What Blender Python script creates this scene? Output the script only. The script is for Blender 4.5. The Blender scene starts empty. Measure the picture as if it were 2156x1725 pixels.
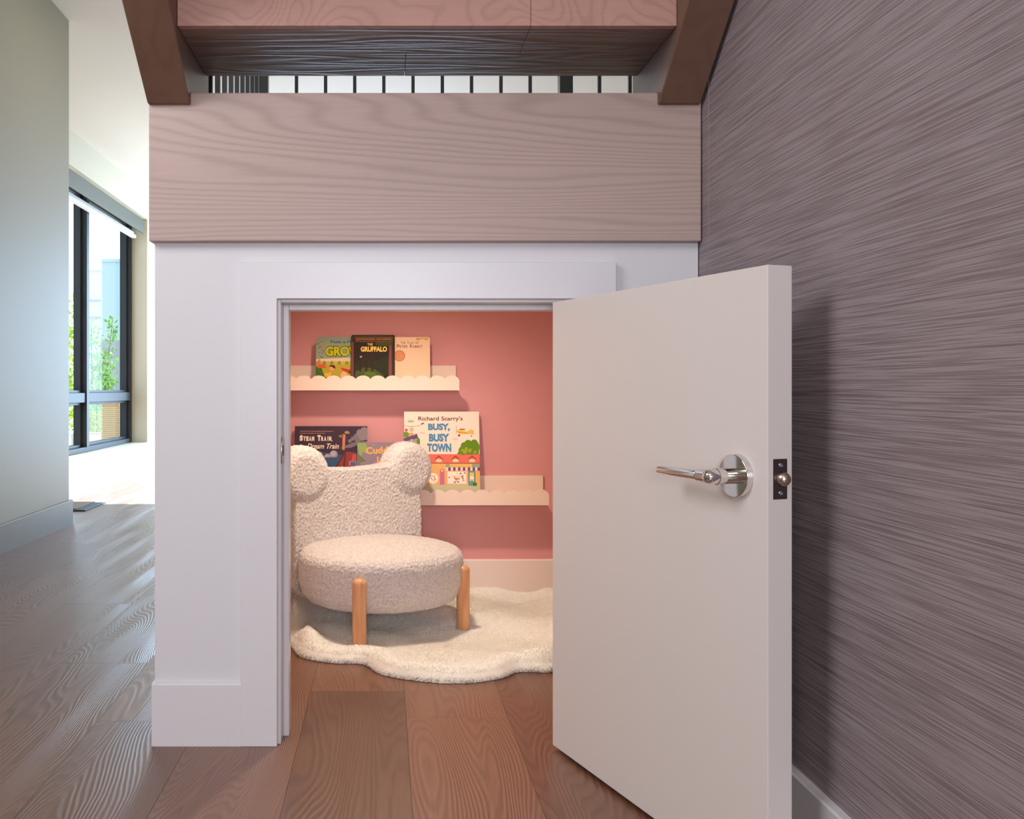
import bpy, bmesh, math, random
import numpy as np
from mathutils import Vector, Matrix
random.seed(7); rng = np.random.default_rng(7)
S = bpy.context.scene
C = S.collection
F = 1946.0; VX = 810.0; VY = 818.0; CAMZ = 0.755; CAMY = -1.946
def srgb(r, g, b):
    f = lambda c: (c/12.92 if c <= .04045 else ((c+.055)/1.055)**2.4)
    return tuple(f(c/255) for c in (r, g, b)) + (1.0,)

# ---------------------------------------------------------------- camera, world, lights, exposure
cam = bpy.data.objects.new('camera', bpy.data.cameras.new('camera')); C.objects.link(cam)
cam.location = (0, CAMY, CAMZ); cam.rotation_euler = (math.pi/2, 0, 0)
cam.data.sensor_fit = 'HORIZONTAL'; cam.data.sensor_width = 36
cam.data.lens = 36*F/2156
cam.data.shift_x = (1078-VX)/2156; cam.data.shift_y = (VY-862.5)/2156
cam.data.clip_start = .02
S.camera = cam
w = bpy.data.worlds.new('sky'); S.world = w; w.use_nodes = True
wn = w.node_tree
bg = wn.nodes['Background']; bg.inputs[0].default_value = (.66, .83, 1, 1); bg.inputs[1].default_value = 3.4
S.view_settings.view_transform = 'Standard'; S.view_settings.look = 'None'
S.view_settings.gamma = 1; S.view_settings.use_curve_mapping = False
S.view_settings.exposure = 0.0
def area(name, loc, target, size, power, col, sy=None):
    l = bpy.data.lights.new(name, 'AREA'); l.energy = power; l.color = col; l.size = size
    if sy: l.shape = 'RECTANGLE'; l.size_y = sy
    o = bpy.data.objects.new(name, l); C.objects.link(o); o.location = loc
    o.rotation_euler = (Vector(target)-Vector(loc)).to_track_quat('-Z', 'Y').to_euler(); return o
sun = bpy.data.objects.new('sun', bpy.data.lights.new('sun', 'SUN')); C.objects.link(sun)
sun.data.energy = 17; sun.data.angle = .004; sun.data.color = (1, .96, .90)
sun.rotation_euler = Vector((-.08, -1, -.53)).to_track_quat('-Z', 'Y').to_euler()
area('room_light', (-1.3, -1.2, 1.95), (.4, -.3, .5), .8, 21, (.96, .95, 1))
area('room_light_ceiling', (-.45, -3.1, 2.7), (-.1, -1.0, 0), 1.2, 18, (.97, .95, 1))
area('room_fill_light', (.0, -4.3, 1.15), (.1, 0, .7), 1.0, 57, (.87, .89, 1))  # added cool fill behind the camera for door edge and nook; no window there
area('hall_light', (-1.0, 2.6, 2.76), (-1.0, 2.6, 0), .5, 4, (1, .92, .78))
area('far_room_light', (.5, 5.4, 2.76), (.5, 5.4, 0), 2.5, 30, (1, .98, .92))
far_day = area('far_daylight_fill', (-.35, 8.75, 1.25), (-.5, 0, 1.0), 2.9, 330, (.46, .71, 1), 2.3)  # added area lamp in the unseen far opening, boosts daylight on the hall floor
nl = bpy.data.lights.new('nook_lamp', 'SPOT'); nl.spot_size = math.radians(158); nl.spot_blend = .95; nl.energy = 38; nl.color = (1, .84, .67); nl.shadow_soft_size = .035
no = bpy.data.objects.new('nook_lamp', nl); C.objects.link(no); no.location = (.03, 2.66+CAMY, 1.255)

# ---------------------------------------------------------------- materials
def newmat(name):
    m = bpy.data.materials.new(name); m.use_nodes = True
    return m, m.node_tree, m.node_tree.nodes['Principled BSDF']
_c = {}
def plain(name, rgb, rough=.5, metal=0, bump=0, bscale=300, spec=.5):
    key = (name,)
    if key in _c: return _c[key]
    m, nt, p = newmat(name)
    p.inputs['Base Color'].default_value = srgb(*rgb); p.inputs['Roughness'].default_value = rough
    p.inputs['Metallic'].default_value = metal; p.inputs['Specular IOR Level'].default_value = spec
    if bump:
        tc = nt.nodes.new('ShaderNodeTexCoord'); n = nt.nodes.new('ShaderNodeTexNoise'); n.inputs['Scale'].default_value = bscale
        b = nt.nodes.new('ShaderNodeBump'); b.inputs['Strength'].default_value = bump; b.inputs['Distance'].default_value = .001
        nt.links.new(tc.outputs['Object'], n.inputs['Vector']); nt.links.new(n.outputs['Fac'], b.inputs['Height']); nt.links.new(b.outputs[0], p.inputs['Normal'])
    _c[key] = m
    return m
def N(nt, t, **k):
    n = nt.nodes.new(t)
    for a, v in k.items():
        if hasattr(n, a): setattr(n, a, v)
        else: n.inputs[a.replace('_', ' ')].default_value = v
    return n
def wood(name, dark, light, along='Y', across=9, stretch=.7, bands=14, rough=.45, bump=.3, dist=.0012, attr=False, contrast=.5, fibre=.35, spec=.5, fine=260, seed=0, lin=0, lax='X', sharp=1.7):
    m, nt, p = newmat(name); L = nt.links.new
    tc = N(nt, 'ShaderNodeTexCoord'); vec = tc.outputs['Object']
    if attr:
        at = N(nt, 'ShaderNodeAttribute', attribute_name='rnd')
        ad = N(nt, 'ShaderNodeVectorMath', operation='ADD'); sc = N(nt, 'ShaderNodeVectorMath', operation='SCALE'); sc.inputs['Scale'].default_value = 37
        L(at.outputs['Vector'], sc.inputs[0]); L(sc.outputs[0], ad.inputs[0]); L(vec, ad.inputs[1]); vec = ad.outputs[0]
    def mapped(a, b):
        mp = N(nt, 'ShaderNodeMapping'); s = [a, a, a]; s['XYZ'.index(along)] = b; mp.inputs['Scale'].default_value = s
        mp.inputs['Location'].default_value = (seed, seed*1.7, seed*.6)
        L(vec, mp.inputs['Vector']); return mp.outputs[0]
    n1 = N(nt, 'ShaderNodeTexNoise', Scale=1, Detail=1.5, Roughness=.45, Distortion=.25); L(mapped(across, stretch), n1.inputs['Vector'])
    wob = N(nt, 'ShaderNodeTexNoise', Scale=1, Detail=2); L(mapped(across*7, stretch*14), wob.inputs['Vector'])
    wm = N(nt, 'ShaderNodeMath', operation='MULTIPLY_ADD'); wm.inputs[1].default_value = .012; L(wob.outputs['Fac'], wm.inputs[0]); L(n1.outputs['Fac'], wm.inputs[2])
    mu = N(nt, 'ShaderNodeMath', operation='MULTIPLY'); mu.inputs[1].default_value = bands*6.283; L(wm.outputs[0], mu.inputs[0])
    if lin:
        sx = N(nt, 'ShaderNodeSeparateXYZ'); L(tc.outputs['Object'], sx.inputs[0])
        ml0 = N(nt, 'ShaderNodeMath', operation='MULTIPLY_ADD'); ml0.inputs[1].default_value = lin*6.283; L(sx.outputs[lax], ml0.inputs[0]); L(mu.outputs[0], ml0.inputs[2]); mu = ml0
    si = N(nt, 'ShaderNodeMath', operation='SINE'); L(mu.outputs[0], si.inputs[0])
    b01 = N(nt, 'ShaderNodeMapRange'); b01.inputs['From Min'].default_value = -1; L(si.outputs[0], b01.inputs['Value'])
    pw = N(nt, 'ShaderNodeMath', operation='POWER'); pw.inputs[1].default_value = sharp; L(b01.outputs[0], pw.inputs[0])
    n2 = N(nt, 'ShaderNodeTexNoise', Scale=1, Detail=4, Roughness=.65); L(mapped(fine, fine*.035), n2.inputs['Vector'])
    n3 = N(nt, 'ShaderNodeTexNoise', Scale=1, Detail=2); L(mapped(across*.7, stretch*1.5), n3.inputs['Vector'])
    # blend factor
    f1 = N(nt, 'ShaderNodeMath', operation='MULTIPLY'); f1.inputs[1].default_value = contrast; L(pw.outputs[0], f1.inputs[0])
    f2 = N(nt, 'ShaderNodeMath', operation='MULTIPLY_ADD'); f2.inputs[1].default_value = fibre; L(n2.outputs['Fac'], f2.inputs[0]); L(f1.outputs[0], f2.inputs[2])
    f3 = N(nt, 'ShaderNodeMath', operation='MULTIPLY_ADD'); f3.inputs[1].default_value = .4; L(n3.outputs['Fac'], f3.inputs[0]); L(f2.outputs[0], f3.inputs[2])
    mx = N(nt, 'ShaderNodeMix', data_type='RGBA', clamp_factor=True)
    L(f3.outputs[0], mx.inputs['Factor']); mx.inputs['A'].default_value = srgb(*light); mx.inputs['B'].default_value = srgb(*dark)
    out = mx.outputs['Result']
    if attr:
        sp = N(nt, 'ShaderNodeSeparateXYZ'); at2 = N(nt, 'ShaderNodeAttribute', attribute_name='tone'); L(at2.outputs['Vector'], sp.inputs[0])
        ml = N(nt, 'ShaderNodeMix', data_type='RGBA', blend_type='MULTIPLY'); ml.inputs['Factor'].default_value = 1
        L(out, ml.inputs['A']); L(at2.outputs['Color'], ml.inputs['B']); out = ml.outputs['Result']
    L(out, p.inputs['Base Color'])
    p.inputs['Roughness'].default_value = rough; p.inputs['Specular IOR Level'].default_value = spec
    h = N(nt, 'ShaderNodeMath', operation='MULTIPLY_ADD'); h.inputs[1].default_value = .5; L(n2.outputs['Fac'], h.inputs[0]); L(b01.outputs[0], h.inputs[2])
    bp = N(nt, 'ShaderNodeBump'); bp.inputs['Strength'].default_value = bump; bp.inputs['Distance'].default_value = dist
    L(h.outputs[0], bp.inputs['Height']); L(bp.outputs[0], p.inputs['Normal'])
    return m
M = {}
M['white'] = plain('white_paint', (214, 212, 214), .42, bump=.05, bscale=120)
M['trimwhite'] = plain('white_trim_paint', (217, 214, 216), .3)
M['door'] = plain('door_paint', (222, 214, 208), .38, bump=.04, bscale=90)
M['cream'] = plain('cream_paint', (204, 196, 172), .45, bump=.05, bscale=120)
M['olive'] = plain('hall_paint', (160, 154, 132), .55, bump=.04, bscale=120)
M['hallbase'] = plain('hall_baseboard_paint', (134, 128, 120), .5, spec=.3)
M['ceil'] = plain('ceiling_paint', (224, 216, 198), .7)
M['pink'] = plain('pink_paint', (222, 152, 150), .55, bump=.06, bscale=150)
M['nooktrim'] = plain('nook_trim_paint', (236, 216, 206), .4)
M['shelf'] = plain('shelf_paint', (242, 214, 196), .45)
M['chrome'] = plain('polished_chrome', (225, 222, 220), .07, 1)
M['nickel'] = plain('satin_nickel', (190, 172, 158), .3, 1)
M['plate'] = plain('dark_latch_plate', (96, 84, 82), .38, .85)
M['screw'] = plain('zinc_screw', (190, 190, 205), .25, 1)
M['black'] = plain('black_railing_paint', (26, 26, 28), .45)
M['frame'] = plain('dark_window_frame', (44, 47, 50), .5, spec=.3)
M['valance'] = plain('grey_valance', (84, 84, 68), .5)
M['hem'] = plain('white_blind_hem', (214, 210, 205), .5)
M['switch'] = plain('switch_plastic', (240, 240, 238), .3)
M['gap'] = plain('plank_gap', (84, 60, 50), .7)
M['dark'] = plain('dark_void', (50, 44, 42), .8)
M['floor'] = wood('plank_floor', (78, 49, 36), (150, 104, 79), 'Y', across=6, stretch=.8, bands=46, rough=.35, bump=.6, dist=.0008, attr=True, contrast=.24, fibre=.34, spec=.9, lin=85, lax='X', sharp=2.2)
M['beam'] = wood('whitewashed_beam', (132, 108, 98), (196, 172, 163), 'X', across=5.0, stretch=.55, bands=24, rough=.46, bump=.3, dist=.0006, contrast=.20, fibre=.24, seed=3.1, lin=62, lax='Z', sharp=2.5)
M['tread_face'] = wood('stair_tread_wood', (142, 98, 84), (196, 152, 138), 'X', across=5, stretch=4.5, bands=20, rough=.5, bump=.2, dist=.0006, contrast=.2, fibre=.3, sharp=4)
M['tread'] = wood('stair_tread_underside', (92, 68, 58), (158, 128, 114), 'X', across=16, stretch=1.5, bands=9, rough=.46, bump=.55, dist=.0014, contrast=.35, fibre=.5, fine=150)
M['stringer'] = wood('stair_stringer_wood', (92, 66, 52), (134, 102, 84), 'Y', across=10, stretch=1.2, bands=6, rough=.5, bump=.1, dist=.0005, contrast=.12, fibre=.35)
M['leg'] = wood('oak_leg', (200, 134, 88), (240, 184, 134), 'Z', across=30, stretch=3, bands=4, rough=.3, bump=.08, contrast=.35, fibre=.3)
# grasscloth wallpaper: long thin streaks running along the wall
def wallpaper():
    m, nt, p = newmat('grasscloth_wallpaper'); L = nt.links.new
    tc = N(nt, 'ShaderNodeTexCoord')
    def nz(sy, sz, det, dis=0):
        mp = N(nt, 'ShaderNodeMapping'); mp.inputs['Scale'].default_value = (1, sy, sz); L(tc.outputs['Object'], mp.inputs[0])
        n = N(nt, 'ShaderNodeTexNoise', Scale=1, Detail=det, Roughness=.6, Distortion=dis); L(mp.outputs[0], n.inputs['Vector']); return n.outputs['Fac']
    a = nz(6, 620, 1.5, .0); b = nz(4, 260, 1, .0); c = nz(2.5, 5, 2)
    r1 = N(nt, 'ShaderNodeMapRange'); r1.inputs['From Min'].default_value = .30; r1.inputs['From Max'].default_value = .72; L(a, r1.inputs['Value'])
    s = N(nt, 'ShaderNodeMath', operation='MULTIPLY_ADD'); s.inputs[1].default_value = .55; L(b, s.inputs[0]); L(r1.outputs[0], s.inputs[2])
    s2 = N(nt, 'ShaderNodeMath', operation='MULTIPLY_ADD'); s2.inputs[1].default_value = .25; L(c, s2.inputs[0]); L(s.outputs[0], s2.inputs[2])
    cr = N(nt, 'ShaderNodeValToRGB'); e = cr.color_ramp.elements
    e[0].position = .1; e[0].color = srgb(104, 92, 96); e[1].position = 1.1; e[1].color = srgb(158, 146, 150)
    x = e.new(.50); x.color = srgb(128, 114, 117); x = e.new(.80); x.color = srgb(140, 127, 130)
    L(s2.outputs[0], cr.inputs[0]); L(cr.outputs[0], p.inputs['Base Color'])
    bp = N(nt, 'ShaderNodeBump'); bp.inputs['Strength'].default_value = .45; bp.inputs['Distance'].default_value = .001
    L(s.outputs[0], bp.inputs['Height']); L(bp.outputs[0], p.inputs['Normal']); p.inputs['Roughness'].default_value = .55
    return m
M['paper'] = wallpaper()
def boucle():
    m, nt, p = newmat('cream_boucle'); L = nt.links.new
    tc = N(nt, 'ShaderNodeTexCoord'); n = N(nt, 'ShaderNodeTexNoise', Scale=150, Detail=3, Distortion=1.2); L(tc.outputs['Object'], n.inputs['Vector'])
    cr = N(nt, 'ShaderNodeValToRGB'); e = cr.color_ramp.elements; e[0].position = .3; e[0].color = srgb(192, 180, 174); e[1].position = .6; e[1].color = srgb(224, 215, 210)
    L(n.outputs['Fac'], cr.inputs[0]); L(cr.outputs[0], p.inputs['Base Color'])
    bp = N(nt, 'ShaderNodeBump'); bp.inputs['Strength'].default_value = .45; bp.inputs['Distance'].default_value = .003
    L(n.outputs['Fac'], bp.inputs['Height']); L(bp.outputs[0], p.inputs['Normal']); p.inputs['Roughness'].default_value = .85
    p.inputs['Sheen Weight'].default_value = .3; return m
M['boucle'] = boucle()
M['fur'] = plain('cream_fur', (255, 251, 244), .8, spec=.2)
M['furroot'] = plain('fur_backing', (110, 86, 70), .9)
def glassmat():
    m, nt, p = newmat('window_glass'); nt.nodes.remove(p)
    out = nt.nodes['Material Output']; t = N(nt, 'ShaderNodeBsdfTransparent'); t.inputs[0].default_value = (.94, .97, .98, 1)
    g = N(nt, 'ShaderNodeBsdfGlossy'); g.inputs['Roughness'].default_value = .02; lw = N(nt, 'ShaderNodeLayerWeight'); lw.inputs['Blend'].default_value = .12; fr = N(nt, 'ShaderNodeMath', operation='MULTIPLY'); fr.inputs[1].default_value = .45; nt.links.new(lw.outputs['Facing'], fr.inputs[0])
    mx = N(nt, 'ShaderNodeMixShader'); nt.links.new(fr.outputs[0], mx.inputs[0]); nt.links.new(t.outputs[0], mx.inputs[1]); nt.links.new(g.outputs[0], mx.inputs[2]); nt.links.new(mx.outputs[0], out.inputs[0])
    return m
M['glass'] = glassmat()

# ---------------------------------------------------------------- mesh helpers (world coordinates; children are made local to their parent)
def Y(d): return d + CAMY
def wloc(o):
    v = Vector((0, 0, 0))
    while o: v += o.location; o = o.parent
    return v
def link(name, me, mats, parent=None, local=False):
    if not isinstance(mats, (list, tuple)): mats = [mats]
    for m in mats: me.materials.append(m)
    o = bpy.data.objects.new(name, me); C.objects.link(o)
    if parent:
        o.parent = parent
        if not local: me.transform(Matrix.Translation(-wloc(parent)))
    return o
def obj(name, bm, mats, parent=None, local=False, smooth=False, origin=None):
    bmesh.ops.recalc_face_normals(bm, faces=bm.faces)
    me = bpy.data.meshes.new(name); bm.to_mesh(me); bm.free()
    if smooth:
        for p in me.polygons: p.use_smooth = True
        try: me.set_sharp_from_angle(angle=math.radians(38))
        except Exception: pass
    o = link(name, me, mats, parent, local)
    if parent is None and origin is not None:
        me.transform(Matrix.Translation(-Vector(origin))); o.location = origin
    return o
def tag(o, label=None, cat=None, group=None, kind=None):
    if label: o['label'] = label
    if cat: o['category'] = cat
    if group: o['group'] = group
    if kind: o['kind'] = kind
    return o
def thing(name, loc, label, cat, group=None, kind=None):
    o = bpy.data.objects.new(name, None); C.objects.link(o); o.location = loc; o.empty_display_size = .1
    return tag(o, label, cat, group, kind)
def BM(): return bmesh.new()
def box(bm, x0, x1, y0, y1, z0, z1, bev=0, mi=0):
    r = bmesh.ops.create_cube(bm, size=1)
    bmesh.ops.scale(bm, vec=(x1-x0, y1-y0, z1-z0), verts=r['verts'])
    bmesh.ops.translate(bm, vec=((x0+x1)/2, (y0+y1)/2, (z0+z1)/2), verts=r['verts'])
    fs = {f for v in r['verts'] for f in v.link_faces}
    for f in fs: f.material_index = mi
    if bev:
        es = list({e for v in r['verts'] for e in v.link_edges})
        bmesh.ops.bevel(bm, geom=es, offset=bev, segments=2, affect='EDGES', profile=.6)
    return bm
def prism(bm, pts, vec, mi=0):
    """closed polygon (3-D points) extruded along vec"""
    vs = [bm.verts.new(p) for p in pts]; f = bm.faces.new(vs); f.material_index = mi
    r = bmesh.ops.extrude_face_region(bm, geom=[f]); nv = [g for g in r['geom'] if isinstance(g, bmesh.types.BMVert)]
    for g in r['geom']:
        if isinstance(g, bmesh.types.BMFace): g.material_index = mi
    bmesh.ops.translate(bm, vec=vec, verts=nv)
    return bm
def tube(bm, p0, p1, r0, r1=None, seg=32, cap=0, end_round=0):
    """cylinder/cone from p0 to p1, optional rounded far end"""
    p0 = Vector(p0); p1 = Vector(p1); r1 = r0 if r1 is None else r1
    ax = (p1-p0); Ln = ax.length; q = ax.to_track_quat('Z', 'Y')
    prof = [(0, 0), (max(r0-.0008, 0), 0), (r0, .0008)]
    if end_round:
        k = end_round
        for i in range(9):
            a = i/8*math.pi/2; prof.append((r1-k+k*math.cos(a), Ln-k+k*math.sin(a)))
        prof.append((0, Ln))
    else: prof += [(r1, Ln-.0008), (max(r1-.0008, 0), Ln), (0, Ln)]
    lathe(bm, prof, seg, lambda v: p0 + q @ v)
def lathe(bm, prof, seg=32, xf=lambda v: v):
    rings = []
    for r, z in prof:
        if r < 1e-6: rings.append([bm.verts.new(xf(Vector((0, 0, z))))])
        else: rings.append([bm.verts.new(xf(Vector((r*math.cos(2*math.pi*i/seg), r*math.sin(2*math.pi*i/seg), z)))) for i in range(seg)])
    for a, b in zip(rings, rings[1:]):
        for i in range(seg):
            j = (i+1) % seg
            if len(a) == 1 and len(b) == 1: continue
            if len(a) == 1: bm.faces.new([a[0], b[i], b[j]])
            elif len(b) == 1: bm.faces.new([a[i], a[j], b[0]])
            else: bm.faces.new([a[i], a[j], b[j], b[i]])
def structure(name, bm, mats, smooth=False): return tag(obj(name, bm, mats, smooth=smooth), kind='structure')

# ---------------------------------------------------------------- floor: one mesh of planks laid along the hall
def make_floor():
    pitch = .2335; x_ref = .0492; verts = []; faces = []; tone = []; rnd = []; mi = []
    joints = {-5: 3.238, -4: 2.539, -3: 2.096, -1: 2.303, 0: 3.62, 1: 3.1, 2: 2.75, -2: 2.95, -6: 2.35, -7: 3.0}
    tones = {(-1, 'n'): (.74, .72, .72), (-1, 'f'): (1.02, 1, .98), (0, 'n'): (1.0, 1.0, 1.0), (1, 'n'): (.70, .68, .67), (-2, 'n'): (.96, .95, .96), (-3, 'n'): (.80, .80, .82), (-4, 'n'): (.9, .9, .9)}
    ks = range(-14, 16); y0, y1 = -4.6, 9.4
    def quad(a, b, c, d, m, t, r):
        n = len(verts); verts.extend([a, b, c, d]); faces.append((n, n+1, n+2, n+3)); mi.append(m); tone.append(t); rnd.append(r)
    for k in ks:
        xa = x_ref + k*pitch; xb = xa+pitch
        base = Y(joints.get(k, 2.0+random.random()*1.4)); L = 1.5
        y = base; cuts = [y0]
        while y > y0: y -= L
        y += L
        while y < y1: cuts.append(y); y += L
        cuts.append(y1); cuts = sorted(set(cuts))
        for a, b in zip(cuts, cuts[1:]):
            tag_ = None
            if abs(b-base) < 1e-6: tag_ = 'n'
            elif abs(a-base) < 1e-6: tag_ = 'f'
            v = random.uniform(.82, 1.05); t = tones.get((k, tag_), (v, v, v)) + (1,)
            r = (random.random(), random.random(), random.random(), 1); g = .0004; dz = .0007
            ax, bx, ay, by = xa+g, xb-g, a+g, b-g
            quad((ax, ay, 0), (bx, ay, 0), (bx, by, 0), (ax, by, 0), 0, t, r)
            quad((xa, ay, -dz), (ax, ay, 0), (ax, by, 0), (xa, by, -dz), 1, t, r)
            quad((bx, ay, 0), (xb, ay, -dz), (xb, by, -dz), (bx, by, 0), 1, t, r)
            quad((ax, a, -dz), (bx, a, -dz), (bx, ay, 0), (ax, ay, 0), 1, t, r)
            quad((ax, by, 0), (bx, by, 0), (bx, b, -dz), (ax, b, -dz), 1, t, r)
    xa, xb = x_ref-14*pitch-.01, x_ref+16*pitch+.01
    quad((xa, y0, -.03), (xb, y0, -.03), (xb, y1, -.03), (xa, y1, -.03), 1, (1,)*4, (0, 0, 0, 1))
    me = bpy.data.meshes.new('floor'); me.from_pydata(verts, [], faces)
    for nm, dat in (('tone', tone), ('rnd', rnd)):
        at = me.attributes.new(nm, 'FLOAT_COLOR', 'CORNER')
        at.data.foreach_set('color', [c for t in dat for _ in range(4) for c in t])
    me.polygons.foreach_set('material_index', mi)
    return tag(link('floor', me, [M['floor'], M['gap']]), kind='structure')
make_floor()

# ---------------------------------------------------------------- room shell
WX = .667                      # wallpapered wall
structure('wall_right', box(BM(), WX, WX+.12, -4.5, .10, 0, 2.8), M['paper'])
bm = BM(); prism(bm, [(WX, -4.5, 0), (WX-.016, -4.5, 0), (WX-.016, -4.5, .137), (WX-.013, -4.5, .140), (WX, -4.5, .140)], (0, 4.5, 0)); structure('baseboard_right', bm, M['trimwhite'])
structure('trim_4', box(BM(), WX-.0007, WX+.001, Y(1.903)-.0006, Y(1.903)+.0006, .141, 2.8), plain('wallpaper_seam', (150, 138, 142), .6))
LX = -1.756
structure('wall_left', box(BM(), LX-.12, LX, -4.5, Y(5.139), 0, 2.8), M['olive'])
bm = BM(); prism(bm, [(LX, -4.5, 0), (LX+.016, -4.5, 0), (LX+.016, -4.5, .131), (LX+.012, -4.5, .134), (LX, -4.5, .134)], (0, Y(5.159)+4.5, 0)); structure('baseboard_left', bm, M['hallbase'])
structure('wall_entry', box(BM(), -2.9, LX-.12, Y(5.139)-.12, Y(5.139), 0, 2.8), M['olive'])
structure('wall_behind', box(BM(), LX-.12, WX+.12, -4.62, -4.5, 0, 2.8), M['cream'])
structure('ceiling', box(BM(), -2.9, 3.9, -4.62, 8.8, 2.8, 2.9), M['ceil'])
# window wall at the far left, with the opening for the window
WWX = -2.48; wy0, wy1 = Y(6.9), Y(9.652); wz0, wz1 = .192, 2.52; FY = Y(10.55)
bm = BM()
box(bm, WWX-.28, WWX, Y(5.0), wy0, 0, 2.8); box(bm, WWX-.28, WWX, wy1, FY+.1, 0, 2.8)
box(bm, WWX-.28, WWX, wy0, wy1, 0, wz0); box(bm, WWX-.28, WWX, wy0, wy1, wz1, 2.8)
structure('wall_window', bm, M['cream'])
bm = BM(); prism(bm, [(WWX, Y(5.14), 0), (WWX+.015, Y(5.14), 0), (WWX+.015, Y(5.14), .135), (WWX+.012, Y(5.14), .139), (WWX, Y(5.14), .139)], (0, FY-Y(5.14), 0)); structure('baseboard_window', bm, M['trimwhite'])
# far wall with a wide glazed opening that lets the sun in
bm = BM()
box(bm, WWX, -2.38, FY, FY+.2, 0, 2.8); box(bm, 1.2, 3.9, FY, FY+.2, 0, 2.8); box(bm, -2.38, 1.2, FY, FY+.2, 2.50, 2.8)
structure('wall_far', bm, M['cream'])
structure('wall_far_right', box(BM(), 3.8, 3.9, 0, FY, 0, 2.8), M['cream'])
structure('wall_return', box(BM(), WX+.12, 3.9, -.02, .10, 0, 2.8), M['cream'])

# front wall of the nook under the landing
ox0, ox1, oz1 = -.2268+.0, .411, .944           # inner edges of the casing
jx0, jx1, jz = ox0+.0065, ox1-.0065, oz1-.0065  # jamb faces
bx0, bx1 = -.476, .665; wy = .016; wt = .11
bm = BM()
box(bm, bx0, jx0-.018, wy, wy+wt, 0, 1.0642); box(bm, jx1+.018, bx1, wy, wy+wt, 0, 1.0642); box(bm, jx0-.018, jx1+.018, wy, wy+wt, jz+.018, 1.0642)
structure('wall_front', bm, M['white'])
structure('wall_nook_left', box(BM(), bx0, bx0+.1, wy+wt, Y(3.42), 0, 1.276), M['nooktrim'])
structure('wall_nook_left_hall', box(BM(), bx0-.012, bx0, wy, Y(3.42), 0, 1.276), M['white'])
structure('wall_back', box(BM(), bx0+.1, .86, Y(3.334), Y(3.42), 0, 1.276), M['pink'])
structure('wall_nook_right', box(BM(), .86, .93, wy+wt, Y(3.42), 0, 1.276), M['nooktrim'])
structure('wall_nook_front', box(BM(), bx0+.1, jx0-.018, wy+wt, wy+wt+.004, 0, 1.27), M['nooktrim'])
structure('ceiling_nook', box(BM(), bx0-.012, .93, Y(1.962)+.13, Y(3.42), 1.276, 1.374), M['nooktrim'])
bm = BM(); Yb = Y(3.334)
prism(bm, [(bx0+.1, Yb, 0), (bx0+.1, Yb-.015, 0), (bx0+.1, Yb-.015, .136), (bx0+.1, Yb-.012, .140), (bx0+.1, Yb, .140)], (.86-bx0-.1, 0, 0)); structure('baseboard_back', bm, M['nooktrim'])
# casing, one board per side with a small eased edge
bm = BM()
prism(bm, [(-.3035, 0, 0), (ox0, 0, 0), (ox0, 0, oz1), (ox1, 0, oz1), (ox1, 0, 0), (.488, 0, 0), (.488, 0, 1.021), (-.3035, 0, 1.021)], (0, .016, 0))
bmesh.ops.bevel(bm, geom=list(bm.edges), offset=.001, segments=1, affect='EDGES')
structure('trim_1', bm, M['trimwhite'])
# jamb with door stop
bm = BM()
box(bm, jx0-.018, jx0, .016, wy+wt+.004, 0, jz+.018, .001); box(bm, jx1, jx1+.018, .016, wy+wt+.004, 0, jz+.018, .001); box(bm, jx0, jx1, .016, wy+wt+.004, jz, jz+.018, .001)
box(bm, jx0, jx0+.0125, .061, .098, 0, jz, .001); box(bm, jx1-.0125, jx1, .061, .098, 0, jz, .001); box(bm, jx0+.0126, jx1-.0126, .061, .098, jz-.0125, jz, .001)
structure('trim_2', bm, M['trimwhite'])
sp = thing('strike_plate', (jx0, .04, .622), 'bent metal strike plate set in the left jamb of the small doorway', 'strike plate')
bm = BM()
pts = []
for i in range(13):
    a = -math.pi/2 + math.pi*i/12; pts.append((jx0+.0008, .0295-.0150*math.cos(a), .622+.028*math.sin(a)))
pts += [(jx0+.0008, .052, .650), (jx0+.0008, .052, .594)]
prism(bm, pts, (.0012, 0, 0)); obj('plate', bm, M['nickel'], sp)
bm = BM(); box(bm, jx0+.0018, jx0+.0026, .030, .044, .611, .633); obj('latch_hole', bm, M['dark'], sp)
# baseboards of the nook's outside
bm = BM()
prism(bm, [(-.490, .002, 0), (-.490, .016, 0), (-.490, .016, .132), (-.490, .006, .132), (-.490, .002, .129)], (-.3036+.490, 0, 0))
box(bm, -.492, bx0-.012, .002, Y(3.42), 0, .132, .002)
prism(bm, [(.4882, .002, 0), (.4882, .016, 0), (.4882, .016, .132), (.4882, .006, .132), (.4882, .002, .129)], (WX-.016-.4882, 0, 0))
structure('baseboard_front', bm, M['trimwhite'])

# ---------------------------------------------------------------- open door with lever
H = Vector((.3513, Y(1.934), 0)); E = Vector((.5564, Y(1.3423), 0)); u = (E-H).normalized(); n = Vector((-u.y, u.x, 0)); W = (E-H).length; T = .044
door = tag(bpy.data.objects.new('door_1', None), 'small white flush door standing open with a chrome lever', 'door', kind='structure'); C.objects.link(door); door.location = H
door.rotation_euler = (0, 0, math.atan2(u.y, u.x))
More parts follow.
